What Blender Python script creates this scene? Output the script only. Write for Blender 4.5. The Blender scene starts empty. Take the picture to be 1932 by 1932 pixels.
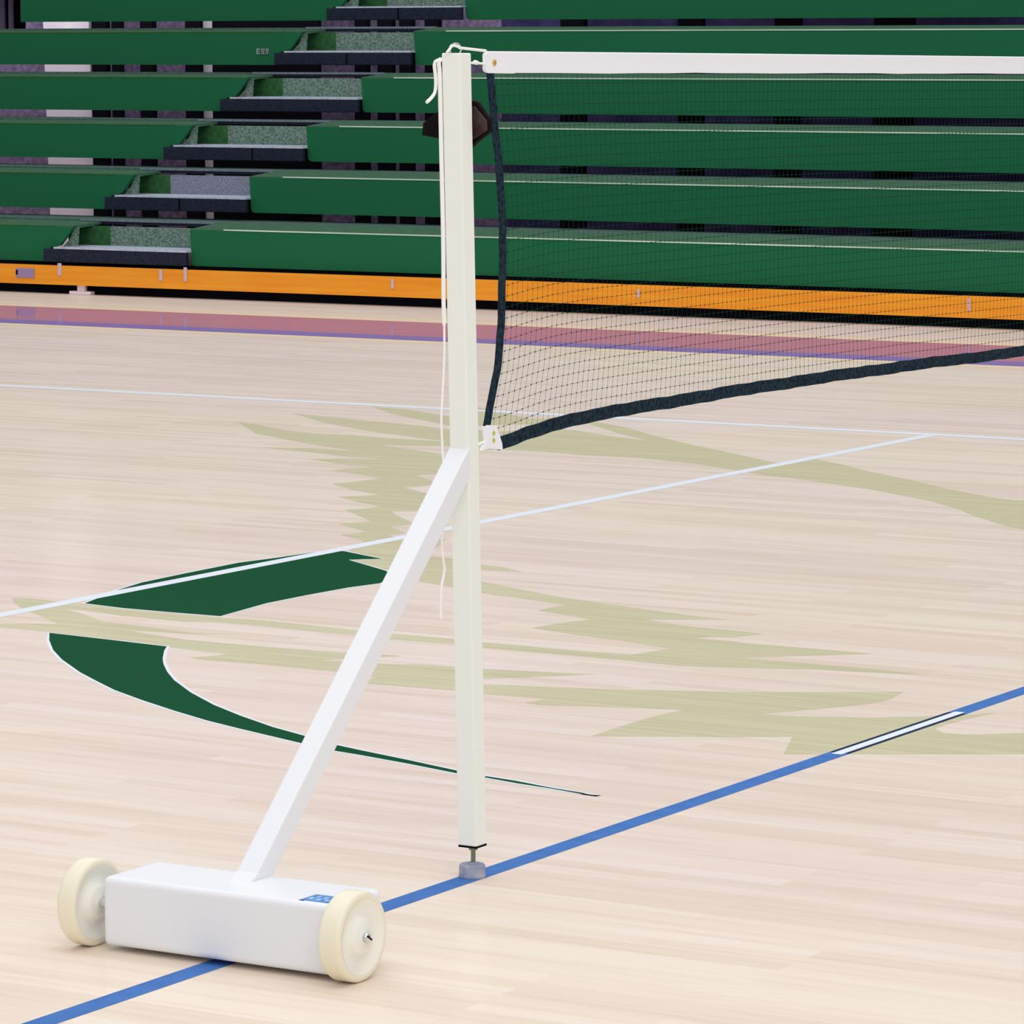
import bpy, bmesh, math, random
from mathutils import Vector, Matrix
from mathutils.geometry import tessellate_polygon
random.seed(7)
S = bpy.context.scene
C = S.collection

# ------------------------------------------------------------------ camera
cam = bpy.data.objects.new('camera', bpy.data.cameras.new('camera'))
C.objects.link(cam)
cam.location = (3.87440, -6.38820, 1.55)
cam.rotation_euler = (math.radians(90 - 6.52629), 0, math.radians(30.65988))
cam.data.sensor_width = 36
cam.data.sensor_fit = 'HORIZONTAL'
cam.data.lens = 36 * 7578.646 / 1932
cam.data.clip_end = 200
S.camera = cam

# ------------------------------------------------------------------ world, lamps, exposure
w = bpy.data.worlds.new('hall_light'); S.world = w
w.use_nodes = True
bg = w.node_tree.nodes['Background']
bg.inputs[0].default_value = (0.98, 0.985, 1.0, 1)
bg.inputs[1].default_value = 0.56
def area(name, loc, size, energy, col=(1, 1, 1), rot=(0, 0, 0)):
    l = bpy.data.lights.new(name, 'AREA'); l.shape = 'RECTANGLE'
    l.size, l.size_y = size; l.energy = energy; l.color = col
    o = bpy.data.objects.new(name, l); C.objects.link(o)
    o.location = loc; o.rotation_euler = rot
    return o
area('hall_lamp', (0, 0, 9), (14, 10), 520, (1, 0.995, 0.985))
area('hall_lamp', (-6, 11, 9), (16, 8), 400, (0.99, 0.975, 1.0))
area('hall_lamp', (7, -9, 7), (8, 5), 320, (1, 0.985, 0.96), (math.radians(50), 0, math.radians(38)))
area('gap_fill_light', (-14.5, 19.2, 3.3), (7.5, 0.3), 115, (0.96, 0.93, 1.0), (math.radians(42), 0, 0))  # added fill, no known source: brightens wall and panels behind the gaps
S.view_settings.view_transform = 'Standard'
S.view_settings.look = 'None'
S.view_settings.exposure = 0.0
S.view_settings.gamma = 1.0
S.view_settings.use_curve_mapping = False

# ------------------------------------------------------------------ materials
def lin(c):
    c = c / 255.0
    return c / 12.92 if c <= 0.04045 else ((c + 0.055) / 1.055) ** 2.4
def rgb(r, g, b, k=1.0):
    return (lin(r) * k, lin(g) * k, lin(b) * k, 1)
def mat(name, col, rough=0.6, spec=0.3, metal=0.0, var=0.0, scale=(8, 8, 8), col2=None, bump=0.0, bscale=200):
    m = bpy.data.materials.new(name); m.use_nodes = True
    nt = m.node_tree; b = nt.nodes['Principled BSDF']
    b.inputs['Base Color'].default_value = col
    b.inputs['Roughness'].default_value = rough
    b.inputs['Specular IOR Level'].default_value = spec
    b.inputs['Metallic'].default_value = metal
    tc = nt.nodes.new('ShaderNodeTexCoord')
    if var > 0 or col2:
        mp = nt.nodes.new('ShaderNodeMapping'); mp.inputs['Scale'].default_value = scale
        nz = nt.nodes.new('ShaderNodeTexNoise'); nz.inputs['Scale'].default_value = 1.0
        nz.inputs['Detail'].default_value = 5
        nt.links.new(tc.outputs['Object'], mp.inputs[0]); nt.links.new(mp.outputs[0], nz.inputs[0])
        r = nt.nodes.new('ShaderNodeValToRGB')
        r.color_ramp.elements[0].position = 0.35; r.color_ramp.elements[1].position = 0.65
        c2 = col2 or tuple(max(0, c * (1 - var)) for c in col[:3]) + (1,)
        r.color_ramp.elements[0].color = c2
        r.color_ramp.elements[1].color = col
        nt.links.new(nz.outputs['Fac'], r.inputs[0]); nt.links.new(r.outputs[0], b.inputs['Base Color'])
    if bump > 0:
        n2 = nt.nodes.new('ShaderNodeTexNoise'); n2.inputs['Scale'].default_value = bscale
        bp = nt.nodes.new('ShaderNodeBump'); bp.inputs['Strength'].default_value = bump
        bp.inputs['Distance'].default_value = 0.001
        nt.links.new(tc.outputs['Object'], n2.inputs[0]); nt.links.new(n2.outputs['Fac'], bp.inputs['Height'])
        nt.links.new(bp.outputs[0], b.inputs['Normal'])
    return m

def glossmix(m, face=0.03, graze=0.22, rough=0.12, power=0.5):
    """thin coat of lacquer: a little mirror mixed over the diffuse, more towards grazing"""
    nt = m.node_tree; b = nt.nodes['Principled BSDF']
    b.inputs['Specular IOR Level'].default_value = 0.0
    b.inputs['Roughness'].default_value = 1.0
    g = nt.nodes.new('ShaderNodeBsdfGlossy'); g.inputs['Roughness'].default_value = rough
    lw = nt.nodes.new('ShaderNodeLayerWeight'); lw.inputs['Blend'].default_value = 0.5
    mr = nt.nodes.new('ShaderNodeMapRange')
    mr.inputs['From Min'].default_value = 0.6; mr.inputs['From Max'].default_value = 1.0
    mr.inputs['To Min'].default_value = face; mr.inputs['To Max'].default_value = graze
    mx = nt.nodes.new('ShaderNodeMixShader')
    nt.links.new(lw.outputs['Facing'], mr.inputs['Value'])
    nt.links.new(mr.outputs[0], mx.inputs[0])
    nt.links.new(b.outputs[0], mx.inputs[1]); nt.links.new(g.outputs[0], mx.inputs[2])
    nt.links.new(mx.outputs[0], nt.nodes['Material Output'].inputs[0])
    return m

def floor_mat():
    m = bpy.data.materials.new('maple_floor'); m.use_nodes = True
    nt = m.node_tree; b = nt.nodes['Principled BSDF']; L = nt.links.new
    tc = nt.nodes.new('ShaderNodeTexCoord')
    # boards run along X, 57 mm wide, about 0.9 m long
    br = nt.nodes.new('ShaderNodeTexBrick')
    br.inputs['Scale'].default_value = 1.0
    br.inputs['Brick Width'].default_value = 0.85; br.inputs['Row Height'].default_value = 0.057
    br.inputs['Mortar Size'].default_value = 0.0004; br.inputs['Mortar Smooth'].default_value = 0.3
    br.offset = 0.37; br.offset_frequency = 2
    br.inputs['Color1'].default_value = (0, 0, 0, 1); br.inputs['Color2'].default_value = (1, 1, 1, 1)
    br.inputs['Mortar'].default_value = (0.35, 0.35, 0.35, 1)
    L(tc.outputs['Object'], br.inputs['Vector'])
    r = nt.nodes.new('ShaderNodeValToRGB')
    e = r.color_ramp.elements
    e[0].position = 0.0; e[0].color = rgb(234, 219, 203)
    e[1].position = 1.0; e[1].color = rgb(243, 231, 219)
    x = e.new(0.5); x.color = rgb(241, 226, 212)
    L(br.outputs['Color'], r.inputs[0])
    # grain streaks
    mp = nt.nodes.new('ShaderNodeMapping'); mp.inputs['Scale'].default_value = (1.3, 30, 1)
    nz = nt.nodes.new('ShaderNodeTexNoise'); nz.inputs['Scale'].default_value = 1; nz.inputs['Detail'].default_value = 6
    nz.inputs['Roughness'].default_value = 0.65
    L(tc.outputs['Object'], mp.inputs[0]); L(mp.outputs[0], nz.inputs[0])
    g = nt.nodes.new('ShaderNodeValToRGB')
    g.color_ramp.elements[0].position = 0.28; g.color_ramp.elements[0].color = (0.86, 0.79, 0.71, 1)
    g.color_ramp.elements[1].position = 0.52; g.color_ramp.elements[1].color = (1, 1, 1, 1)
    L(nz.outputs['Fac'], g.inputs[0])
    m1 = nt.nodes.new('ShaderNodeMixRGB'); m1.blend_type = 'MULTIPLY'; m1.inputs[0].default_value = 0.62
    L(r.outputs[0], m1.inputs[1]); L(g.outputs[0], m1.inputs[2])
    # broad tone: pinker boards further out, fine speckle
    mp2 = nt.nodes.new('ShaderNodeMapping'); mp2.inputs['Scale'].default_value = (0.22, 0.5, 1)
    n2 = nt.nodes.new('ShaderNodeTexNoise'); n2.inputs['Scale'].default_value = 1; n2.inputs['Detail'].default_value = 3
    L(tc.outputs['Object'], mp2.inputs[0]); L(mp2.outputs[0], n2.inputs[0])
    h = nt.nodes.new('ShaderNodeValToRGB')
    h.color_ramp.elements[0].position = 0.38; h.color_ramp.elements[0].color = (0.975, 0.955, 1.0, 1)
    h.color_ramp.elements[1].position = 0.62; h.color_ramp.elements[1].color = (1, 1.0, 0.985, 1)
    L(n2.outputs['Fac'], h.inputs[0])
    m2 = nt.nodes.new('ShaderNodeMixRGB'); m2.blend_type = 'MULTIPLY'; m2.inputs[0].default_value = 1
    L(m1.outputs[0], m2.inputs[1]); L(h.outputs[0], m2.inputs[2])
    L(m2.outputs[0], b.inputs['Base Color'])
    return glossmix(m, 0.02, 0.22, 0.16)

def ramped_boards(name, c1, c2, scale=(1.3, 30, 1)):
    m = mat(name, c1, 0.8, 0, col2=c2, scale=scale)
    return glossmix(m, 0.02, 0.20, 0.16)

M = {
 'floor': floor_mat(),
 'olive': ramped_boards('olive_floor_paint', rgb(216, 210, 178), rgb(205, 199, 166)),
 'green_paint': glossmix(mat('green_floor_paint', rgb(22, 80, 50), 0.8, 0), 0.0, 0.03, 0.3),
 'white_line': glossmix(mat('white_floor_tape', rgb(234, 240, 250), 0.8, 0), 0.02, 0.12, 0.2),
 'blue_line': glossmix(mat('blue_floor_tape', rgb(78, 124, 194), 0.8, 0, var=0.12, scale=(20, 20, 20)), 0.0, 0.05, 0.3),
 'navy_edge': mat('navy_outline', rgb(20, 46, 78), 0.8, 0.1),
 'border': glossmix(mat('border_reflect_paint', rgb(168, 128, 176), 0.8, 0, col2=rgb(178, 134, 168), scale=(3, 20, 1)), 0.04, 0.42, 0.05),
 'border_edge': glossmix(mat('border_edge_paint', rgb(140, 124, 190), 0.8, 0), 0.04, 0.22, 0.10),
 'pale_edge': glossmix(mat('pale_edge_paint', rgb(244, 222, 190), 0.8, 0), 0.02, 0.15, 0.2),
 'seat': mat('green_seat_plastic', rgb(28, 87, 57, 1.58), 0.85, 0.03),
 'seat_top': mat('green_seat_top', rgb(60, 105, 72), 0.8, 0.1, col2=rgb(78, 112, 92), scale=(30, 30, 30)),
 'highlight_olive': mat('olive_edge_highlight', rgb(82, 118, 60), 0.5, 0.3, col2=rgb(60, 105, 55), scale=(12, 12, 12)),
 'highlight_pale': mat('pale_edge_highlight', rgb(235, 248, 235), 0.4, 0.4, col2=rgb(170, 205, 172), scale=(1.1, 9, 9)),  # both strip colours stand in for the highlight on the seat edge
 'deck': mat('grey_deck', rgb(94, 118, 112), 0.7, 0.2, col2=rgb(60, 98, 84), scale=(40, 40, 40)),
 'deck_nose': mat('deck_nosing', rgb(130, 142, 160), 0.5, 0.3, col2=rgb(90, 112, 120), scale=(60, 20, 20)),
 'navy': mat('dark_navy_metal', rgb(30, 44, 64), 0.6, 0.2, col2=rgb(20, 26, 44), scale=(60, 60, 90)),
 'riser': mat('mottled_riser', rgb(132, 150, 148), 0.75, 0.1, col2=rgb(78, 110, 84), scale=(55, 55, 70)),
 'riser_lilac': mat('lilac_riser', rgb(150, 150, 170), 0.75, 0.1, col2=rgb(110, 120, 138), scale=(70, 70, 80)),
 'riser_reflect': mat('green_riser_reflection', rgb(58, 108, 62), 0.75, 0.1, col2=rgb(44, 88, 52), scale=(30, 30, 30)),
 'tread': mat('pale_step_tread', rgb(205, 212, 232), 0.5, 0.3, col2=rgb(170, 180, 200), scale=(60, 60, 60)),
 'black': mat('black_panel', rgb(14, 14, 22), 0.8, 0.05),
 'back_wall': mat('dim_lilac_wall', rgb(142, 124, 156), 0.9, 0.05, col2=rgb(104, 90, 122), scale=(20, 20, 20)),
 'back_dark': mat('dark_navy_curtain', rgb(64, 58, 98), 0.9, 0.05, col2=rgb(46, 42, 76), scale=(6, 6, 6)),
 'pale_panel': mat('pale_lilac_panel', rgb(246, 234, 248), 0.8, 0.1),
 'lime': mat('lime_panel', rgb(150, 205, 90), 0.8, 0.1),
 'orange': mat('orange_wood', rgb(255, 170, 48), 0.6, 0.15, col2=rgb(248, 152, 42), scale=(1.5, 30, 30)),
 'plate': mat('lilac_plate', rgb(160, 140, 180), 0.6, 0.2),
 'bracket': mat('pale_bracket', rgb(214, 190, 200), 0.5, 0.3),
 'post': mat('cream_white_paint', rgb(242, 246, 240), 0.45, 0.25, bump=0.02),
 'steel_white': mat('cool_white_paint', rgb(238, 240, 246), 0.4, 0.3, bump=0.02),
 'nylon': mat('cream_nylon', rgb(244, 243, 234), 0.35, 0.4),
 'tyre': mat('ivory_tyre', rgb(242, 236, 214), 0.4, 0.35),
 'cord': mat('white_cord', rgb(250, 250, 250), 0.8, 0.1, bump=0.3, bscale=600),
 'band': mat('white_net_band', rgb(244, 246, 252), 0.85, 0.05, bump=0.1, bscale=500),
 'net': mat('dark_net_cord', rgb(24, 60, 48), 0.9, 0.02),
 'tape': mat('dark_net_tape', rgb(42, 60, 70), 0.9, 0.05, col2=rgb(20, 32, 46), scale=(120, 120, 120)),
 'brass': mat('brass', rgb(225, 180, 70), 0.3, 0.5, metal=0.8),
 'chrome': mat('chrome', rgb(215, 218, 222), 0.2, 0.5, metal=1.0),
 'rubber': mat('grey_rubber', rgb(176, 178, 190), 0.7, 0.2, col2=rgb(146, 150, 176), scale=(60, 60, 60)),
 'rod': mat('threaded_steel', rgb(120, 130, 118), 0.35, 0.5, metal=0.8),
 'brown': mat('dark_brown_leather', rgb(72, 56, 54), 0.5, 0.25, col2=rgb(40, 28, 30), scale=(25, 25, 25)),
 'brown_dark': mat('black_brown_leather', rgb(18, 10, 12), 0.7, 0.1),
 'sticker': mat('blue_sticker', rgb(76, 130, 194), 0.5, 0.2, col2=rgb(98, 150, 210), scale=(80, 80, 80)),
 'sticker_pale': mat('pale_blue_print', rgb(170, 212, 250), 0.5, 0.2),
 'ochre': mat('ochre_grommet', rgb(205, 205, 110), 0.5, 0.3),
}

# ------------------------------------------------------------------ helpers
def obj(name, bm, m, parent=None, smooth=False, bevel=0.0, seg=2, loc=None):
    me = bpy.data.meshes.new(name)
    bmesh.ops.recalc_face_normals(bm, faces=bm.faces[:]) if bm.faces else None
    bm.to_mesh(me); bm.free()
    me.materials.append(M[m] if isinstance(m, str) else m)
    if smooth:
        for p in me.polygons: p.use_smooth = True
    o = bpy.data.objects.new(name, me); C.objects.link(o)
    if loc: o.location = loc
    if parent: o.parent = parent
    if bevel > 0:
        md = o.modifiers.new('bevel', 'BEVEL'); md.width = bevel; md.segments = seg
        md.limit_method = 'ANGLE'; md.angle_limit = math.radians(35)
    return o
def tag(o, label, cat, group=None, kind=None):
    if label: o['label'] = label
    if cat: o['category'] = cat
    if group: o['group'] = group
    if kind: o['kind'] = kind
    return o
def thing(name, label, cat, loc=(0, 0, 0), group=None):
    o = bpy.data.objects.new(name, None); C.objects.link(o)
    o.empty_display_size = 0.1; o.location = loc
    return tag(o, label, cat, group)
def box(x0, x1, y0, y1, z0, z1, bm=None):
    bm = bm or bmesh.new()
    v = [bm.verts.new((x, y, z)) for x in (x0, x1) for y in (y0, y1) for z in (z0, z1)]
    for f in ((0, 1, 3, 2), (4, 6, 7, 5), (0, 4, 5, 1), (2, 3, 7, 6), (0, 2, 6, 4), (1, 5, 7, 3)):
        bm.faces.new([v[i] for i in f])
    return bm
def prism(pts, axis, a, b, bm=None):
    """extrude a closed outline (list of 2D points) along an axis"""
    bm = bm or bmesh.new()
    def P(p, t):
        return {'x': (t, p[0], p[1]), 'y': (p[0], t, p[1]), 'z': (p[0], p[1], t)}[axis]
    va = [bm.verts.new(P(p, a)) for p in pts]; vb = [bm.verts.new(P(p, b)) for p in pts]
    n = len(pts)
    for i in range(n):
        bm.faces.new((va[i], va[(i + 1) % n], vb[(i + 1) % n], vb[i]))
    tri = tessellate_polygon([[Vector((p[0], p[1], 0)) for p in pts]])
    for t in tri:
        bm.faces.new([va[i] for i in t]); bm.faces.new([vb[i] for i in reversed(t)])
    return bm
def flat(pts, z, bm=None):
    bm = bm or bmesh.new()
    v = [bm.verts.new((p[0], p[1], z)) for p in pts]
    for t in tessellate_polygon([[Vector((p[0], p[1], 0)) for p in pts]]):
        f = bm.faces.new([v[i] for i in t])
        f.normal_update()
        if f.normal.z < 0: f.normal_flip()
    return bm
def tube(pts, r, n=8, bm=None, cap=True, rz=None):
    """round tube through points; r may be a list"""
    bm = bm or bmesh.new()
    pts = [Vector(p) for p in pts]; rings = []
    up = Vector((0.13, 0.31, 0.94)).normalized()
    for i, p in enumerate(pts):
        t = (pts[min(i + 1, len(pts) - 1)] - pts[max(i - 1, 0)]).normalized()
        a = t.cross(up)
        if a.length < 1e-3: a = t.cross(Vector((1, 0, 0)))
        a.normalize(); b = t.cross(a)
        rr = r[i] if isinstance(r, (list, tuple)) else r
        rings.append([bm.verts.new(p + (a * math.cos(2 * math.pi * k / n) + b * math.sin(2 * math.pi * k / n)) * rr) for k in range(n)])
    for i in range(len(rings) - 1):
        for k in range(n):
            bm.faces.new((rings[i][k], rings[i][(k + 1) % n], rings[i + 1][(k + 1) % n], rings[i + 1][k]))
    if cap:
        bm.faces.new(list(reversed(rings[0]))); bm.faces.new(rings[-1])
    return bm
def smoothline(pts, k=6):
    """Catmull-Rom through points"""
    P = [Vector(p) for p in pts]; out = []
    for i in range(len(P) - 1):
        p0, p1, p2, p3 = P[max(i - 1, 0)], P[i], P[i + 1], P[min(i + 2, len(P) - 1)]
        for j in range(k):
            t = j / k
            out.append(0.5 * ((2 * p1) + (p2 - p0) * t + (2 * p0 - 5 * p1 + 4 * p2 - p3) * t * t + (3 * p1 - p0 - 3 * p2 + p3) * t ** 3))
    out.append(P[-1]); return out
def lathe_x(profile, seg, cx, cy, cz, bm=None):
    """profile = [(x offset, radius)], turned about an axis along X"""
    bm = bm or bmesh.new(); rings = []
    for x, r in profile:
        if r < 1e-6:
            rings.append([bm.verts.new((cx + x, cy, cz))])
        else:
            rings.append([bm.verts.new((cx + x, cy + r * math.cos(2 * math.pi * k / seg), cz + r * math.sin(2 * math.pi * k / seg))) for k in range(seg)])
    for a, b in zip(rings, rings[1:]):
        for k in range(seg):
            q = (k + 1) % seg
            if len(a) == 1 and len(b) == 1: continue
            if len(a) == 1: bm.faces.new((a[0], b[k], b[q]))
            elif len(b) == 1: bm.faces.new((a[k], b[0], a[q]))
            else: bm.faces.new((a[k], b[k], b[q], a[q]))
    return bm
def lathe_z(profile, seg, cx, cy, bm=None):
    bm = bm or bmesh.new(); rings = []
    for r, z in profile:
        if r < 1e-6: rings.append([bm.verts.new((cx, cy, z))])
        else: rings.append([bm.verts.new((cx + r * math.cos(2 * math.pi * k / seg), cy + r * math.sin(2 * math.pi * k / seg), z)) for k in range(seg)])
    for a, b in zip(rings, rings[1:]):
        for k in range(seg):
            q = (k + 1) % seg
            if len(a) == 1: bm.faces.new((a[0], b[k], b[q]))
            elif len(b) == 1: bm.faces.new((a[k], b[0], a[q]))
            else: bm.faces.new((a[k], b[k], b[q], a[q]))
    return bm

EMB={"green_upper":[[-2.915,2.691],[-2.947,2.796],[-2.992,2.917],[-3.041,3.141],[-3.052,3.377],[-3.058,3.666],[-3.026,3.823],[-3.002,4.016],[-2.982,4.072],[-2.933,4.069],[-2.822,4.014],[-2.729,3.971],[-2.771,3.934],[-2.807,3.897],[-2.573,3.738],[-2.484,3.653],[-2.428,3.482],[-2.456,3.359],[-2.469,3.161],[-2.473,2.957],[-2.435,2.672],[-2.592,2.666],[-2.762,2.667]],"green_crescent":[[-2.647,2.174],[-2.564,2.064],[-2.447,1.927],[-2.33,1.809],[-2.159,1.658],[-2.023,1.553],[-1.916,1.473],[-1.771,1.384],[-1.611,1.294],[-1.463,1.218],[-1.331,1.162],[-1.109,1.074],[-0.995,1.029],[-0.903,1.01],[-0.753,0.971],[-0.602,0.925],[-0.52,0.912],[-0.427,0.888],[-0.344,0.873],[-0.253,0.855],[-0.204,0.849],[-0.257,0.861],[-0.35,0.884],[-0.442,0.912],[-0.529,0.928],[-0.621,0.955],[-0.778,1.011],[-0.937,1.063],[-1.03,1.096],[-1.157,1.161],[-1.279,1.22],[-1.436,1.315],[-1.579,1.412],[-1.734,1.537],[-1.882,1.675],[-1.974,1.775],[-2.054,1.871],[-2.113,1.949],[-2.193,2.068],[-2.23,2.131],[-2.437,2.154]],"wing":[[-5.744,7.563],[-5.608,7.497],[-5.371,7.351],[-5.171,7.294],[-5.013,7.319],[-4.854,7.277],[-4.586,7.267],[-4.499,7.272],[-4.727,7.71],[-4.661,7.749],[-4.569,7.722],[-4.513,7.864],[-4.41,7.97],[-4.339,7.962],[-4.139,7.837],[-3.849,7.704],[-4.149,7.97],[-4.443,8.26],[-4.451,8.344],[-4.189,8.158],[-3.918,7.9],[-3.585,7.63],[-3.253,7.382],[-2.987,7.168],[-2.932,7.393],[-2.749,7.247],[-2.539,7.062],[-2.313,6.898],[-2.075,6.695],[-1.824,6.512],[-1.72,6.466],[-1.681,6.479],[-1.572,6.588],[-1.17,5.635],[-1.339,5.69],[-1.418,5.738],[-1.629,5.953],[-1.801,6.156],[-1.974,6.316],[-2.278,6.518],[-2.589,6.676],[-2.888,6.795],[-3.258,7.016],[-3.537,7.091],[-3.771,7.076],[-3.975,7.111],[-4.155,7.099],[-4.236,7.044],[-4.332,7.061],[-4.416,7.105],[-4.582,7.053],[-4.704,7.032],[-4.511,6.94],[-4.281,6.835],[-4.053,6.544],[-3.87,6.245],[-3.949,6.114],[-3.705,5.9],[-3.763,5.732],[-3.5,5.549],[-3.388,5.514],[-3.49,5.688],[-3.027,4.929],[-3.268,5.192],[-3.327,5.119],[-3.395,5.069],[-3.31,4.977],[-3.179,4.847],[-3.12,4.813],[-3.163,4.698],[-3.017,4.564],[-3.051,4.514],[-2.947,4.412],[-2.825,4.506],[-2.663,4.116],[-2.558,4.099],[-2.184,3.664],[-1.99,3.569],[-1.799,3.486],[-1.628,3.431],[-1.412,3.373],[-1.28,3.335],[-1.194,3.331],[-1.307,3.261],[-1.402,3.214],[-1.206,3.154],[-1.058,3.147],[-0.985,3.13],[-1.032,3.036],[-1.072,3.024],[-1.109,2.972],[-0.966,2.971],[-0.991,2.958],[-0.77,2.962],[-0.576,2.96],[-0.711,2.843],[-0.848,2.725],[-0.653,2.727],[-0.481,2.725],[-0.307,2.712],[-0.454,2.669],[-0.607,2.636],[-0.787,2.567],[-0.911,2.524],[-1.062,2.535],[-1.11,2.621],[-1.075,2.773],[-1.249,2.834],[-1.425,2.867],[-1.579,2.917],[-1.553,3.059],[-1.52,3.144],[-1.623,3.181],[-1.735,3.215],[-1.737,3.298],[-1.721,3.359],[-1.781,3.375],[-1.955,3.429],[-2.053,3.449],[-2.198,3.512],[-2.365,3.584],[-2.495,3.675],[-2.58,3.748],[-2.695,3.824],[-2.807,3.901],[-2.725,3.965],[-2.826,4.02],[-2.932,4.09],[-3.022,4.326],[-3.18,4.424],[-3.159,4.48],[-3.162,4.543],[-3.351,4.677],[-3.329,4.735],[-3.299,4.798],[-3.56,5.033],[-3.524,5.088],[-3.503,5.178],[-3.65,5.259],[-3.799,5.356],[-3.752,5.415],[-3.711,5.486],[-3.886,5.579],[-4.046,5.698],[-4.024,5.792],[-3.992,5.954],[-4.194,6.053],[-4.313,6.097],[-4.285,6.195],[-4.224,6.289],[-4.423,6.313],[-4.604,6.398],[-4.531,6.478],[-4.349,6.555],[-4.592,6.57],[-4.76,6.633],[-5.025,6.699],[-4.851,6.77],[-4.62,6.76],[-4.9,6.883],[-5.156,7.03],[-5.384,7.168]],"feather_high":[[-5.785,8.03],[-5.62,7.974],[-5.4,7.915],[-5.147,7.843],[-4.94,7.784],[-4.767,7.709],[-4.499,7.272],[-4.695,7.337],[-5.062,7.499],[-5.406,7.712],[-5.653,7.916]],"feather_top":[[-5.648,8.466],[-5.445,8.427],[-5.106,8.24],[-5.18,8.474],[-5.229,8.689],[-5.037,8.528],[-4.752,8.313],[-4.647,8.404],[-4.451,8.344],[-4.443,8.26],[-4.558,8.114],[-4.691,8.035],[-4.762,7.937],[-4.873,7.86],[-5.132,8.037],[-5.371,8.198]],"thin_stripe":[[-2.888,2.572],[-2.985,2.666],[-2.91,2.686],[-2.75,2.651],[-2.581,2.652],[-2.416,2.648],[-2.419,2.649],[-2.318,2.662],[-2.13,2.65],[-1.974,2.636],[-1.856,2.631],[-1.654,2.632],[-1.552,2.618],[-1.431,2.621],[-1.252,2.61],[-1.112,2.626],[-1.062,2.535],[-1.253,2.537],[-1.425,2.536],[-1.502,2.535],[-1.609,2.558],[-1.802,2.545],[-1.929,2.567],[-2.072,2.563],[-2.258,2.574],[-2.39,2.567],[-2.456,2.534],[-2.67,2.542],[-2.818,2.57]],"lower":[[-3.161,2.673],[-3.1,2.694],[-2.998,2.683],[-2.957,2.643],[-2.885,2.567],[-2.793,2.517],[-2.66,2.425],[-2.513,2.402],[-2.325,2.373],[-2.199,2.399],[-2.324,2.347],[-2.495,2.318],[-2.408,2.294],[-2.26,2.257],[-2.087,2.255],[-1.96,2.264],[-1.771,2.277],[-1.676,2.297],[-1.61,2.309],[-1.648,2.253],[-1.719,2.17],[-1.758,2.128],[-1.702,2.145],[-1.602,2.158],[-1.497,2.202],[-1.397,2.213],[-1.312,2.22],[-1.176,2.259],[-1.072,2.28],[-1.024,2.296],[-1.08,2.235],[-1.185,2.133],[-1.231,2.084],[-1.254,2.04],[-1.187,2.012],[-1.055,2.051],[-0.882,2.102],[-0.581,2.229],[-0.413,2.329],[-0.244,2.435],[-0.222,2.321],[-0.238,2.219],[-0.302,2.103],[-0.37,1.999],[-0.4,1.956],[-0.315,1.969],[-0.152,2.04],[-0.048,2.126],[0.079,2.258],[0.055,2.138],[0.047,2.046],[0.045,1.984],[0.089,1.937],[0.142,1.945],[0.185,1.975],[0.248,2.032],[0.324,2.092],[0.442,1.812],[0.36,1.773],[-0.1,1.5],[-0.186,1.713],[-0.303,1.639],[-0.283,1.653],[-0.585,1.485],[-0.592,1.652],[-0.593,1.827],[-0.578,1.92],[-0.75,1.866],[-0.912,1.807],[-0.955,1.819],[-0.94,1.89],[-1.107,1.879],[-1.201,1.893],[-1.45,1.87],[-1.474,1.945],[-1.473,1.979],[-1.497,1.962],[-1.575,2.001],[-1.623,1.999],[-1.614,1.998],[-1.704,1.998],[-1.858,2.003],[-1.999,1.985],[-2.06,1.998],[-2.029,2.065],[-2.016,2.106],[-2.081,2.102],[-2.227,2.127],[-2.437,2.154],[-2.657,2.187],[-2.772,2.193],[-2.823,2.186],[-2.892,2.181],[-2.892,2.228],[-2.866,2.242],[-2.832,2.27],[-2.781,2.296],[-2.729,2.319],[-2.825,2.393],[-2.905,2.45],[-3.005,2.517],[-3.096,2.601]],"streak":[[-2.404,4.008],[-2.313,3.991],[-2.201,3.92],[-2.336,3.902]]}
# ------------------------------------------------------------------ floor and its paint
fl = obj('floor', box(-30, 14, -12, 24, -0.1, 0.0), 'floor'); tag(fl, None, None, kind='structure')
def ribbon(pts, half, z):
    """closed outline band of constant width"""
    bm = bmesh.new(); n = len(pts); a = []; b = []
    for i in range(n):
        p0, p1, p2 = (Vector(pts[i - 1]), Vector(pts[i]), Vector(pts[(i + 1) % n]))
        d1 = (p1 - p0).normalized(); d2 = (p2 - p1).normalized()
        t = (d1 + d2); t = t.normalized() if t.length > 0.2 else d2
        nn = Vector((-t.y, t.x))
        a.append(bm.verts.new((p1.x + nn.x * half, p1.y + nn.y * half, z)))
        b.append(bm.verts.new((p1.x - nn.x * half, p1.y - nn.y * half, z)))
    for i in range(n):
        j = (i + 1) % n
        f = bm.faces.new((a[i], a[j], b[j], b[i]))
        f.normal_update()
        if f.normal.z < 0: f.normal_flip()
    return bm
z = 0.0001
for k in ('feather_high', 'feather_top', 'thin_stripe', 'lower', 'streak', 'wing'):
    z += 0.000015
    o = obj('floor_emblem', flat(EMB[k], z), 'olive', fl); o['label'] = 'olive painted feather of the floor emblem'
for k in ('green_upper', 'green_crescent'):
    o = obj('emblem_outline', ribbon(EMB[k], 0.0085, 0.00025), 'white_line', fl)
    o = obj('floor_emblem', flat(EMB[k], 0.0003), 'green_paint', fl); o['label'] = 'dark green crescent of the floor emblem'
def strip(x0, x1, y0, y1, z, m, name='court_line', lab=None):
    o = obj(name, flat([(x0, y0), (x1, y0), (x1, y1), (x0, y1)], z), m, fl)
    if lab: o['label'] = lab
strip(-3.0, -2.945, -4, 8.55, 0.0004, 'white_line', lab='white court line')
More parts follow.
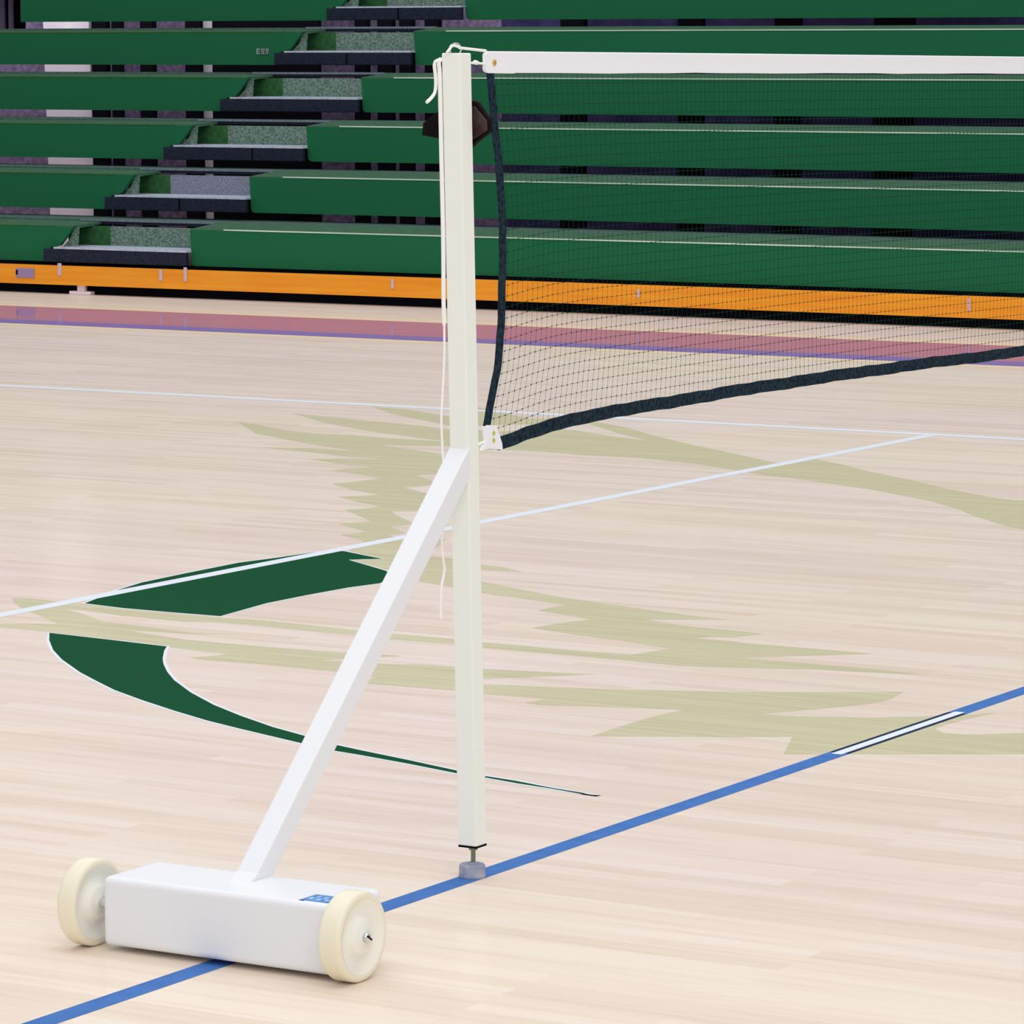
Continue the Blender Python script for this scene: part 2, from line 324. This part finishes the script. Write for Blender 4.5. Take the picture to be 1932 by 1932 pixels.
strip(-20, 5, 8.50, 8.575, 0.00046, 'white_line', lab='thin white court line far across the hall')
strip(-0.024, 0.025, -11, 1.576, 0.0004, 'blue_line', lab='blue court line under the post')
strip(-0.024, 0.025, 2.208, 11.8, 0.0004, 'blue_line', lab='blue court line beyond the emblem')
strip(-0.012, 0.013, 1.560, 2.225, 0.0005, 'white_line', lab='white artifact core drawn on the blue line')  # pale core and dark rim copy a sharpening artifact, not real tape
strip(-0.024, 0.025, 1.576, 2.208, 0.0004, 'navy_edge', lab='navy artifact rim drawn along the blue line')
strip(-22, 7, 12.30, 13.30, 0.0004, 'border', 'court_border', 'blue court border tinted mauve by a painted-in orange reflection')  # orange board's reflection mixed into the blue stripe's colour
strip(-22, 7, 12.02, 12.30, 0.00043, 'border_edge', 'court_border', 'violet edge of the court border')  # bluer rest of the same stripe, clear of the painted reflection
strip(-22, 7, 13.30, 13.46, 0.00043, 'pale_edge', 'court_border', 'pale edge of the court border')
strip(-22, 7, 11.88, 12.02, 0.00043, 'pale_edge', 'court_border', 'pale edge of the court border')

# ------------------------------------------------------------------ walls behind the stand
o = obj('wall_back', box(-30, -12.1, 20.4, 20.6, 0, 5), 'back_wall'); tag(o, None, None, kind='structure')
o = obj('wall_back', box(-12.1, 14, 20.4, 20.6, 0, 5), 'back_dark'); tag(o, None, None, kind='structure')

# ------------------------------------------------------------------ bleachers
Y0, RUN, RISE, Z0 = 14.5, 0.67, 0.3145, 0.205
RX0, RX1, LX0 = -10.87, 1.5, -20.0
LX1T, LX1B = -11.80, -11.985
words = ['bottom row', 'second row up', 'third row up', 'fourth row up', 'fifth row up', 'sixth row up, topmost in view', 'seventh row up']
for i in range(7):
    y = Y0 + RUN * i; zb = Z0 + RISE * i; zt = zb + 0.235
    R = 0.03
    # right bench: front panel with a rounded lower left corner, sloped seat behind
    def corner(cx, cz, r, a0, a1, n=5):
        return [(cx + r * math.cos(math.radians(a0 + (a1 - a0) * k / n)), cz + r * math.sin(math.radians(a0 + (a1 - a0) * k / n))) for k in range(n + 1)]
    t = thing('bleacher_bench', 'long dark green bleacher bench right of the aisle, ' + words[i], 'bench', (RX0, y, zb), 'green bleacher benches')
    out = corner(R, R, R, 180, 270) + [(RX1 - RX0, 0), (RX1 - RX0, 0.229), (-0.012, 0.229)]
    obj('front_panel', prism(out, 'y', 0, 0.03), 'seat', t)
    obj('seat', prism([(0.0, 0.229), (0.0, 0.234), (0.315, 0.262), (0.315, 0.245), (0.04, 0.215), (0.03, 0.229)], 'x', -0.010, RX1 - RX0), 'seat_top', t)
    obj('edge_highlight', box(0.25, RX1 - RX0, -0.004, 0.006, 0.229, 0.2365), 'highlight_pale' , t)  # highlight along the seat edge, painted as a pale strip
    # left bench with its slanted right end
    lx0 = -14.78 if i == 5 else LX0
    t = thing('bleacher_bench', 'dark green bleacher bench left of the aisle, ' + words[i], 'bench', (lx0, y, zb), 'green bleacher benches')
    w0 = LX1B - lx0; w1 = LX1T - lx0
    out = [(0, 0)] + corner(w0 - 0.03, 0.02, 0.02, 270, 360) + [(w0 + 0.0, 0.09), (w0 + 0.075, 0.105), (w1, 0.229), (0, 0.229)]
    obj('front_panel', prism(out, 'y', 0, 0.03), 'seat', t)
    obj('seat', prism([(0.0, 0.229), (0.0, 0.234), (0.315, 0.250), (0.315, 0.235), (0.04, 0.215), (0.03, 0.229)], 'x', 0, w1), 'seat_top', t)
    obj('edge_highlight', box(0, w1 - 0.15, -0.003, 0.006, 0.229, 0.2350), 'highlight_olive', t)  # same edge highlight, painted duller on this side
    if i == 4:
        p = obj('row_tag', box(-12.19 - lx0, -12.075 - lx0, -0.004, 0.0, 0.073, 0.117), mat('grey_green_tag', rgb(74, 96, 90), 0.7, 0.1), t)
        bm = bmesh.new()
        for (a, b_, c, d) in ((0, .010, .0, .040), (.010, .028, .032, .040), (.010, .024, .016, .022), (.010, .028, 0, .007),
                              (.042, .050, .024, .040), (.050, .058, .010, .026), (.058, .066, 0, .012), (.042, .050, 0, .010), (.058, .066, .028, .040),
                              (.078, .086, .022, .040), (.086, .094, .010, .024), (.094, .102, .022, .040), (.086, .094, 0, .010)):
            box(-12.184 - lx0 + a, -12.184 - lx0 + b_, -0.006, -0.004, 0.075 + c, 0.075 + d, bm)
        obj('row_mark', bm, mat('pale_print', rgb(150, 172, 160), 0.7, 0.1), t)
    # walking deck of the row, runs on through the aisle
    t = thing('bleacher_deck', 'thin grey green deck behind the benches, ' + words[i], 'deck', (0, y, zb), 'bleacher decks')
    obj('deck_board', box(LX0, RX1, 0.32, 0.80, 0.243, 0.262), 'deck', t)
    obj('nosing', box(-11.97, RX0 - 0.02, 0.298, 0.32, 0.252, 0.2665), 'deck_nose', t)
    obj('nosing_shadow', box(-11.97, RX0 - 0.02, 0.304, 0.32, 0.234, 0.2515), 'navy', t)  # shadow under the nosing, made as a dark strip
    # aisle step
    t = thing('aisle_step', 'dark aisle step with pale tread, ' + words[i], 'step', (-11.4, y, zb), 'aisle steps')
    fz = 0.085
    sx0 = -12.0 + 11.4
    obj('fascia', box(sx0, RX0 + 11.4, -0.06, -0.03, 0.0, fz), 'navy', t, bevel=0.006)
    tw = -11.915 + 11.4
    obj('tread', prism([(-0.062, fz + 0.001), (-0.062, fz + 0.012), (0.215, fz + 0.016), (0.215, fz + 0.004)], 'x', tw, RX0 + 11.4), 'tread', t)
    obj('riser', box(-11.66 + 11.4, RX0 + 11.4, 0.215, 0.23, fz, 0.226), 'riser_lilac' if i == 1 else 'riser', t)
    o = obj('riser', box(-12.0 + 11.4, -11.66 + 11.4, 0.215, 0.23, fz, 0.226), 'riser_reflect', t); o['label'] = 'left part of the riser with a painted green reflection'  # green reflection put into the riser's colour here
    obj('end_cap', prism([(-11.915 + 11.4, fz + 0.012), (-11.80 + 11.4, fz + 0.012), (-11.79 + 11.4, 0.225), (-11.815 + 11.4, 0.225), (-11.86 + 11.4, fz + 0.06)], 'y', 0.04, 0.055), 'riser', t)
    if i in (1, 2, 4, 5): obj('fascia_joint', box((0.0 if i != 2 else 0.12), (0.012 if i != 2 else 0.132), -0.063, -0.059, 0.005, fz - 0.004), 'black', t)

# orange board along the foot of the stand
t = thing('kick_board', 'long orange wooden board along the foot of the bleachers', 'board', (-11.4, 14.42, 0))
obj('board', box(-9, 12.9, 0, 0.035, 0.060, 0.184), 'orange', t)
obj('gap_shade', box(-9, 12.9, 0.09, 0.10, 0.0, 0.205), 'black', t)  # black sheet added to keep the shaded gap under the stand dark
o = obj('plate', box(-0.805, -0.655, -0.006, 0, 0.098, 0.160), 'plate', t, bevel=0.004)
obj('screw', box(-0.80, -0.788, -0.010, -0.006, 0.118, 0.148), 'black', o)
for bx, z0, z1, ww in ((-11.85, .12, .20, .06), (-11.05, .11, .18, .05), (-10.86, .11, .20, .05), (-9.31, .11, .17, .04), (-7.59, .11, .16, .04), (-5.46, .10, .17, .04)):
    obj('bracket', box(bx + 11.4 - ww / 4, bx + 11.4 + ww / 4, -0.008, 0.0, z0, z1), 'bracket', t, bevel=0.003)
t = thing('support_foot', 'small pale foot under the orange board, below the aisle', 'foot', (-11.71, 14.46, 0))
obj('pad', box(-0.085, 0.085, -0.02, 0.03, 0.0, 0.022), 'pale_panel', t, bevel=0.004)
obj('stem', box(-0.03, 0.03, -0.005, 0.02, 0.020, 0.10), 'pale_panel', t)

# what shows through the gaps under the benches
def column(x0, x1, yy, m, label, name='support_column', h=2.9, tilt=0.0, cat='column'):
    bm = box(x0 - (x0 + x1) / 2, x1 - (x0 + x1) / 2, -0.03, 0.03, 0, h)
    for v in bm.verts:
        v.co.x -= tilt * v.co.z
    o = obj(name, bm, m, loc=((x0 + x1) / 2, yy, 0)); tag(o, label, cat, 'columns seen through the bleacher gaps')
    return o
column(-16.13, -15.67, 20.0, 'pale_panel', 'wide pale panel glowing through the gaps at far left of the bleachers', 'pale_panel', tilt=0.03, cat='panel')
column(-14.57, -14.41, 20.0, 'pale_panel', 'narrow pale panel seen through the gaps left of the aisle', 'pale_panel', tilt=0.03, cat='panel')
o = obj('lime_marker', box(-0.05, 0.05, -0.01, 0.01, -0.08, 0.08), 'lime', loc=(-15.93, 19.93, 1.66)); tag(o, 'small lime green marker on the wide pale panel', 'marker')
for a, b_, nm in ((-15.66, -15.52, 'beside the wide pale panel'), (-15.46, -15.38, 'second right of the wide pale panel'), (-15.18, -15.06, 'midway between the two pale panels'),
               (-14.74, -14.60, 'touching the narrow pale panel on its left'), (-13.14, -13.03, 'first right of the black screen'), (-12.93, -12.80, 'second right of the black screen'),
               (-12.73, -12.62, 'third right of the black screen'), (-12.50, -12.38, 'close behind the white post, left of it'), (-11.3, -11.1, 'right of the white post'),
               (-10.3, -10.1, 'behind the net, nearest the post'), (-9.5, -9.3, 'behind the net, second from the post'), (-8.7, -8.4, 'behind the net, third from the post')):
    column(a, b_, 19.95, 'black', 'dark column under the bleachers ' + nm)
o = obj('black_screen', box(-0.5, 0.5, -0.02, 0.02, 0, 2.9), 'black', loc=(-13.88, 19.8, 0)); tag(o, 'wide black screen under the bleachers behind the aisle', 'screen')
for k, (a, b_) in enumerate(((-15.80, -15.74), (-15.70, -15.66))):
    o = obj('hanging_strip', box(-(b_ - a) / 2, (b_ - a) / 2, -0.01, 0.01, 1.70, 2.32), 'plate', loc=((a + b_) / 2, 18.9, 0))
    tag(o, ('left' if k == 0 else 'right') + ' of two lilac strips hanging at the top left corner', 'strip', 'hanging strips')
o = obj('dark_curtain', box(-2.0, 1.25, 0, 0.03, 1.72, 2.32), 'black', loc=(-16.85, 18.95, 0)); tag(o, 'dark curtain behind the lilac strips at the top left corner', 'curtain')

# ------------------------------------------------------------------ badminton post
LEAN = 0.040                                   # metres the post leans towards its base per metre of height
def py_(z): return 0.001 - 0.0365 * (z - 0.066)
post = thing('badminton_post', 'white square badminton post on a wheeled counterweight base', 'post', (0, 0, 0))
h = 0.0200
bm = bmesh.new()
za, zb_ = 0.063, 1.549
va = [bm.verts.new((sx * h, py_(za) + sy * h, za)) for sx, sy in ((-1, -1), (1, -1), (1, 1), (-1, 1))]
vb = [bm.verts.new((sx * h, py_(zb_) + sy * h, zb_)) for sx, sy in ((-1, -1), (1, -1), (1, 1), (-1, 1))]
for i in range(4):
    bm.faces.new((va[i], va[(i + 1) % 4], vb[(i + 1) % 4], vb[i]))
bm.faces.new(vb); bm.faces.new(va[::-1])
obj('post_tube', bm, 'post', post, bevel=0.0025)
obj('end_plug', box(-0.0195, 0.0195, -0.0185, 0.0205, 0.0595, 0.0635), 'black', post)
rod = obj('levelling_screw', lathe_z([(0, 0.02), (0.0045, 0.02), (0.0045, 0.052), (0.0085, 0.053), (0.0085, 0.0595), (0, 0.0595)], 20, 0.001, 0.002), 'rod', post, smooth=False)
obj('rubber_foot', lathe_z([(0, 0), (0.0245, 0), (0.0255, 0.003), (0.0245, 0.024), (0.022, 0.0262), (0.010, 0.0262), (0.006, 0.030), (0, 0.030)], 40, 0, 0), 'rubber', post)
# sloping stay from the post down to the base box
def frame_tube(p0, p1, hw, hh, cut0=None, cut1=None):
    """rectangular tube in the x=0 plane; cut0 = y plane of the upper end, cut1 = z plane of the lower end"""
    p0 = Vector(p0); p1 = Vector(p1); d = (p1 - p0).normalized(); n = Vector((0, -d.z, d.y))
    bm = bmesh.new(); A = []; B = []
    for sx, sn in ((-1, -1), (1, -1), (1, 1), (-1, 1)):
        off = Vector((sx * hw, 0, 0)) + n * (sn * hh)
        a = p0 + off; b = p1 + off
        if cut0 is not None: a = a + d * ((cut0 - a.y) / d.y)
        if cut1 is not None: b = b + d * ((cut1 - b.z) / d.z)
        A.append(bm.verts.new(a)); B.append(bm.verts.new(b))
    for i in range(4): bm.faces.new((A[i], A[(i + 1) % 4], B[(i + 1) % 4], B[i]))
    bm.faces.new(A); bm.faces.new(B[::-1])
    return bm
obj('stay', frame_tube((0, -0.056, 0.780), (0, -0.733, 0.130), 0.0215, 0.021, cut0=-0.040, cut1=0.127), 'steel_white', post, bevel=0.002)
# weld fillets at the stay foot
obj('weld', prism([(-0.776, 0.1295), (-0.701, 0.1295), (-0.721, 0.140), (-0.753, 0.143)], 'x', -0.0235, 0.0235), 'steel_white', post, bevel=0.003)
obj('weight_box', box(-0.228, 0.245, -0.862, -0.700, 0.010, 0.131), 'steel_white', post, bevel=0.011, seg=4)
st = obj('sticker', prism([(0.174, -0.848), (0.232, -0.848), (0.232, -0.797), (0.174, -0.797)], 'z', 0.1308, 0.1314), 'sticker', post)
st['label'] = 'blue sticker with pale print'
bm = bmesh.new()
for (a, b_, c, d) in ((.181, .189, -.835, -.822), (.189, .193, -.822, -.808), (.198, .206, -.838, -.826), (.204, .210, -.824, -.81), (.214, .222, -.836, -.826)):
    box(a, b_, c, d, 0.1314, 0.1318, bm)
obj('sticker_print', bm, 'sticker_pale', st)
o = obj('sticker_edge', box(0.174, 0.184, -0.851, -0.848, 0.1308, 0.1316), 'navy_edge', st)
WY, WZ, WR = -0.833, 0.0772, 0.0772
def wheel(x_in, x_out):
    s = 1 if x_out > x_in else -1
    wd = abs(x_out - x_in)
    prof = [(s * 0.001, 0.063), (0, 0.0645), (0, 0.071), (0.0012 * s, 0.0745), (0.0045 * s, 0.0768), (0.009 * s, WR), (s * (wd - 0.009), WR), (s * (wd - 0.0045), 0.0768), (s * (wd - 0.0012), 0.0745), (s * wd, 0.071)]
    o = obj('wheel', lathe_x(prof + [(s * wd, 0.0645), (s * (wd - 0.001), 0.063)], 72, x_in, WY, WZ), 'tyre', post, smooth=True)
    o['label'] = 'ivory nylon wheel'
    # dished face, both sides
    for base, q in ((x_out, s), (x_in, -s)):
        prof = [(q * -0.0010, 0.0650), (q * -0.0045, 0.058), (q * -0.0085, 0.050), (q * -0.0095, 0.042), (q * -0.006, 0.034), (q * -0.001, 0.030), (q * 0.001, 0.026), (q * 0.001, 0.012), (q * 0.0035, 0.010), (q * 0.0035, 0.0)]
        obj('wheel_face', lathe_x(prof, 72, base + q * 0.0012, WY, WZ), 'nylon', o, smooth=True)
    return o
w1 = wheel(0.249, 0.291)
obj('axle_bolt', lathe_x([(0, 0), (0, 0.0085), (0.004, 0.0085), (0.0075, 0.0055), (0.009, 0)], 24, 0.2955, WY, WZ), 'chrome', w1, smooth=True)
bm = box(0.3040, 0.3055, WY - 0.008, WY + 0.008, WZ - 0.0012, WZ + 0.0012)
bmesh.ops.rotate(bm, cent=(0.305, WY, WZ), matrix=Matrix.Rotation(math.radians(-35), 3, 'X'), verts=bm.verts)
obj('bolt_slot', bm, 'black', w1)
w2 = wheel(-0.256, -0.292)
obj('axle', lathe_x([(0, 0.009), (0.05, 0.009)], 24, -0.27, WY, WZ), 'chrome', w2)
# pulley bail on the post top
obj('cord_bail', tube(smoothline([(0, -0.072, 1.549), (0, -0.076, 1.560), (0, -0.062, 1.566), (0, -0.045, 1.5655), (0, -0.036, 1.557), (0, -0.040, 1.549)]), 0.0013, 8), 'chrome', post)

# cords
cd = thing('net_cord', 'white tension cord running over the post top and hanging down its left side', 'cord', (0, 0, 1.5))
def cord(pts, r, k=6, parent=cd, name='cord_run', m='cord'):
    return obj(name, tube([p - Vector((0, 0, 1.5)) for p in smoothline(pts, k)], r, 8), m, parent, smooth=True)
cord([(0, -0.086, 1.5500), (0, -0.080, 1.5535), (0, -0.066, 1.5625), (0, -0.045, 1.5605), (0, -0.040, 1.5585), (0, 0.000, 1.5560), (0, 0.052, 1.5530)], 0.0026)
fx = -0.0225
hang = [(fx, -0.071, 1.538), (fx, -0.078, 1.530)]
for zz in (1.50, 1.35, 1.2, 1.1, 1.03):
    hang.append((fx, py_(zz) - 0.0232 - (0.003 if zz < 1.15 else 0), zz))
hang += [(fx, -0.0620, 0.973), (fx, -0.068, 0.914), (fx, -0.0715, 0.875), (fx, -0.0685, 0.825), (fx, -0.0655, 0.79), (fx, -0.066, 0.72), (fx, -0.070, 0.650), (fx, -0.067, 0.617), (fx, -0.0615, 0.595), (fx, -0.066, 0.577), (fx, -0.073, 0.560), (fx, -0.0745, 0.53), (fx, -0.074, 0.50)]
pts = smoothline(hang, 8)
rr = [0.0040 if p.z > 1.05 else (0.0022 if p.z > 0.60 else 0.0026) for p in pts]
obj('cord_run', tube([p - Vector((0, 0, 1.5)) for p in pts], rr, 8), 'cord', cd, smooth=True)
cord([(fx, -0.072, 1.537), (fx - .001, -0.083, 1.535), (fx - .002, -0.090, 1.528), (fx - .002, -0.0855, 1.501), (fx - .002, -0.088, 1.479), (fx - .002, -0.100, 1.468), (fx - .002, -0.117, 1.4595)], 0.0032, name='cord_tail')
cord([(0.0, -0.032, 1.531), (0, -0.010, 1.531), (0, 0.045, 1.5295), (0, 0.056, 1.5305)], 0.0022, name='cord_tie')
cord([(0.0, 0.006, 1.5315), (0, 0.012, 1.532), (0, 0.020, 1.531), (0, 0.026, 1.531)], [0.002] * 6 + [0.0042] * 7 + [0.0025] * 6, name='cord_knot')
# lower tie
lt = [(0.0, -0.004, 0.7915), (0, 0.010, 0.806), (0, 0.026, 0.8145), (0, 0.050, 0.8175)]
lc = obj('lower_tie', tube(smoothline([(0, y_, z_ + 0.006) for _, y_, z_ in lt]), 0.0028, 8), 'cord', smooth=True)
tag(lc, 'short white cord tying the lower net corner to the post', 'cord')

# dark brown pouch strapped behind the post
bg_ = thing('pouch', 'dark brown folded pouch hanging behind the upper part of the white post', 'pouch', (0, -0.005, 1.42))
def solid(poly, y0, y1):
    return prism([(p[0], p[1] - 1.42) for p in poly], 'y', y0, y1)
obj('flap', solid([(-0.030, 1.462), (-0.043, 1.457), (-0.061, 1.442), (-0.094, 1.420), (-0.097, 1.397), (-0.056, 1.391), (-0.030, 1.390)], -0.014, 0.004), 'brown_dark', bg_, bevel=0.004)
o = obj('flap', solid([(-0.060, 1.425), (-0.050, 1.440), (-0.046, 1.440), (-0.046, 1.395), (-0.055, 1.395)], -0.017, -0.013), 'brown', bg_, bevel=0.001)
obj('flap', solid([(-0.030, 1.462), (0.012, 1.462), (0.020, 1.459), (0.046, 1.427), (0.0465, 1.404), (0.016, 1.384), (0.006, 1.374), (-0.03, 1.384)], -0.008, 0.006), 'brown_dark', bg_, bevel=0.004)
o = obj('flap', solid([(0.006, 1.446), (0.016, 1.452), (0.0425, 1.425), (0.0432, 1.407), (0.012, 1.390), (0.004, 1.390)], -0.013, -0.007), 'brown', bg_, bevel=0.002)
o['label'] = 'brown right flap'
obj('strap', solid([(0.008, 1.452), (0.0125, 1.452), (0.0125, 1.389), (0.008, 1.389)], -0.0165, -0.012), mat('taupe_strap', rgb(120, 104, 98), 0.6, 0.2), bg_)
obj('fold', solid([(0.018, 1.408), (0.027, 1.416), (0.036, 1.403), (0.018, 1.397)], -0.0145, -0.012), mat('maroon_fold', rgb(58, 30, 30), 0.6, 0.2), bg_)

# ------------------------------------------------------------------ net
NET1 = 6.02
def interp(tab, x):
    if x <= tab[0][0]: return tab[0][1]
    for (a, fa), (b, fb) in zip(tab, tab[1:]):
        if x <= b:
            t = (x - a) / (b - a); return fa + (fb - fa) * t
    return tab[-1][1]
TOP = [(0.04, 1.5525), (1.085, 1.5478), (2.547, 1.540), (3.0, 1.539), (4.5, 1.542), (6.05, 1.552)]
def ztop(y): return interp(TOP, y)
BOT = [(0.06, 0.824), (0.106, 0.826), (0.16, 0.831), (0.215, 0.838), (0.30, 0.8465), (0.42, 0.8515), (0.86, 0.8555), (1.343, 0.8565), (1.877, 0.853), (2.573, 0.8435), (3.1, 0.843), (4.4, 0.846), (6.05, 0.85)]
def zbot(y): return interp(BOT, y)          # top edge of the lower tape
SIDE = [(0.850, 0.052), (0.915, 0.077), (0.973, 0.098), (1.04, 0.107), (1.093, 0.110), (1.16, 0.113), (1.222, 0.114), (1.332, 0.101), (1.431, 0.081), (1.512, 0.068)]
def yside(z): return interp(SIDE, z)
net = thing('badminton_net', 'dark badminton net with white top band stretched from the post to the right', 'net', (0, 0, 1.5))
def nz(v): return Vector((v[0], v[1], v[2] - 1.5))
BAND = 0.0395
def netpt(yj, v):
    """yj = nominal distance of the upright cord, v = 0 at the band, 1 at the lower tape"""
    y = yj
    for _ in range(3):
        z = ztop(y) - BAND - v * (ztop(y) - BAND - zbot(y))
        z -= 0.016 * v * math.exp(-max(0, y - 0.08) / 0.09) * (1 - v) * 2
        y = yj + (yside(max(z, 0.85)) - 0.068) * math.exp(-(yj - 0.068) / 0.35)
    # slack ripple of the cloth, in and out of its plane
    x = 0.006 * math.sin(yj * 3.1) * math.sin(math.pi * v)
    return nz((x, y, z))
P_ = 0.0203; NR = 33
nc = int((NET1 - 0.068) / P_)
bm = bmesh.new()
def thin(bm, pts, r):
    rings = []
    for i, p in enumerate(pts):
        t = (pts[min(i + 1, len(pts) - 1)] - pts[max(i - 1, 0)]).normalized()
        a = t.cross(Vector((1, 0, 0))).normalized(); b = Vector((1, 0, 0))
        rings.append([bm.verts.new(p + (a * math.cos(2.0944 * k) + b * math.sin(2.0944 * k)) * r) for k in range(3)])
    for i in range(len(rings) - 1):
        for k in range(3):
            bm.faces.new((rings[i][k], rings[i][(k + 1) % 3], rings[i + 1][(k + 1) % 3], rings[i + 1][k]))
grid = [[netpt(0.068 + P_ * j, i / NR) for i in range(NR + 1)] for j in range(nc + 1)]
for j in range(1, nc + 1):
    thin(bm, [grid[j][i] for i in range(0, NR + 1, 3)], 0.00032)
for i in range(1, NR):
    thin(bm, [grid[j][i] for j in range(0, nc + 1, 2)], 0.00034)
for j in range(1, nc):
    for i in range(1, NR):
        c = grid[j][i]; r = 0.00175
        v = [bm.verts.new(c + Vector(d) * r) for d in ((1, 0, 0), (-1, 0, 0), (0, 1, 0), (0, -1, 0), (0, 0, 1), (0, 0, -1))]
        for a, b, d in ((0, 2, 4), (2, 1, 4), (1, 3, 4), (3, 0, 4), (2, 0, 5), (1, 2, 5), (3, 1, 5), (0, 3, 5)):
            bm.faces.new((v[a], v[b], v[d]))
obj('mesh', bm, 'net', net)
# white top band, folded over the head cord
bm = bmesh.new()
ys = [0.0455, 0.047, 0.052, 0.06, 0.1, 0.15, 0.156] + [0.156 + 0.12 * k for k in range(1, 49)] + [NET1]
prev = None
for y in ys:
    zt = ztop(y); endr = 0.006 if y < 0.046 else (0.003 if y < 0.05 else 0)
    jog = -0.0012 if 0.06 <= y <= 0.153 else 0.0
    wv = 0.0006 * math.sin(y * 9) + 0.0004 * math.sin(y * 23)
    x = 0.0035
    sec = [(x * .5, zt - endr), (x, zt - 0.002 - endr), (x * 0.8, zt - 0.02), (x, zt - BAND + wv + jog + endr), (x * .5, zt - BAND - 0.0012 + wv + jog + endr),
           (-x, zt - BAND + wv + jog + endr), (-x * 0.8, zt - 0.02), (-x, zt - 0.002 - endr), (-x * .5, zt - endr)]
    ring = [bm.verts.new(nz((a, y, b))) for a, b in sec]
    if prev:
        for k in range(len(ring)):
            q = (k + 1) % len(ring)
            bm.faces.new((prev[k], prev[q], ring[q], ring[k]))
    else: first = ring
    prev = ring
bm.faces.new(first[::-1]); bm.faces.new(prev)
band = obj('top_band', bm, 'band', net, smooth=False)
band['label'] = 'white top band'
def ring_x(cy, cz, r, rr, x, m, name, parent):
    pts = [Vector((x, cy + r * math.cos(a * math.pi / 12), cz + r * math.sin(a * math.pi / 12) - 1.5)) for a in range(25)]
    return obj(name, tube(pts, rr, 8), m, parent, smooth=True)
g = ring_x(0.077, 1.531, 0.0042, 0.0016, 0.0042, 'brass', 'grommet', band)
# dark tapes
def tape(path, width_dir, half, thick, name, lab):
    bm = bmesh.new(); prev = None
    for p, wv in path:
        p = Vector(p); d = Vector(wv)
        ring = [bm.verts.new(nz(p + d * a + Vector((b, 0, 0)))) for a, b in ((-half, -thick), (-half, thick), (half, thick), (half, -thick))]
        if prev:
            for k in range(4): bm.faces.new((prev[k], prev[(k + 1) % 4], ring[(k + 1) % 4], ring[k]))
        else: f0 = ring
        prev = ring
    bm.faces.new(f0[::-1]); bm.faces.new(prev)
    o = obj(name, bm, 'tape', net); o['label'] = lab
path = []
for k in range(41):
    zz = 1.514 - k / 40 * (1.514 - 0.853)
    wob = 0.0008 * math.sin(zz * 61) + 0.0006 * math.sin(zz * 140)
    path.append(((0.0, yside(zz) + wob, zz), (0, 1.0, 0.0)))
tape(path, None, 0.0105, 0.0022, 'side_tape', 'dark tape down the net edge')
path = []
ys = [0.098 + (NET1 - 0.098) * (k / 200) ** 1.35 for k in range(201)]
for y in ys:
    wob = 0.0016 * math.sin(y * 13) + 0.0012 * math.sin(y * 37 + 1) + 0.001 * math.sin(y * 71)
    path.append(((0.0, y, zbot(y) - 0.0105 + wob * 0.5), (0, 0.12 * math.exp(-(y - 0.1) / 0.1), 1.0)))
tape(path, None, 0.0125, 0.0022, 'bottom_tape', 'dark tape along the net foot')
tb = obj('corner_tab', prism([(0.040, 0.852 - 1.5), (0.050, 0.855 - 1.5), (0.086, 0.851 - 1.5), (0.1065, 0.815 - 1.5), (0.108, 0.803 - 1.5), (0.060, 0.810 - 1.5), (0.030, 0.808 - 1.5), (0.046, 0.826 - 1.5)], 'x', -0.003, 0.0035), 'band', net, bevel=0.001)
tb['label'] = 'white corner tab'
for dz in (0.838, 0.824):
    ring_x(0.0735, dz, 0.0032, 0.0016, 0.0038, 'ochre', 'grommet', tb)
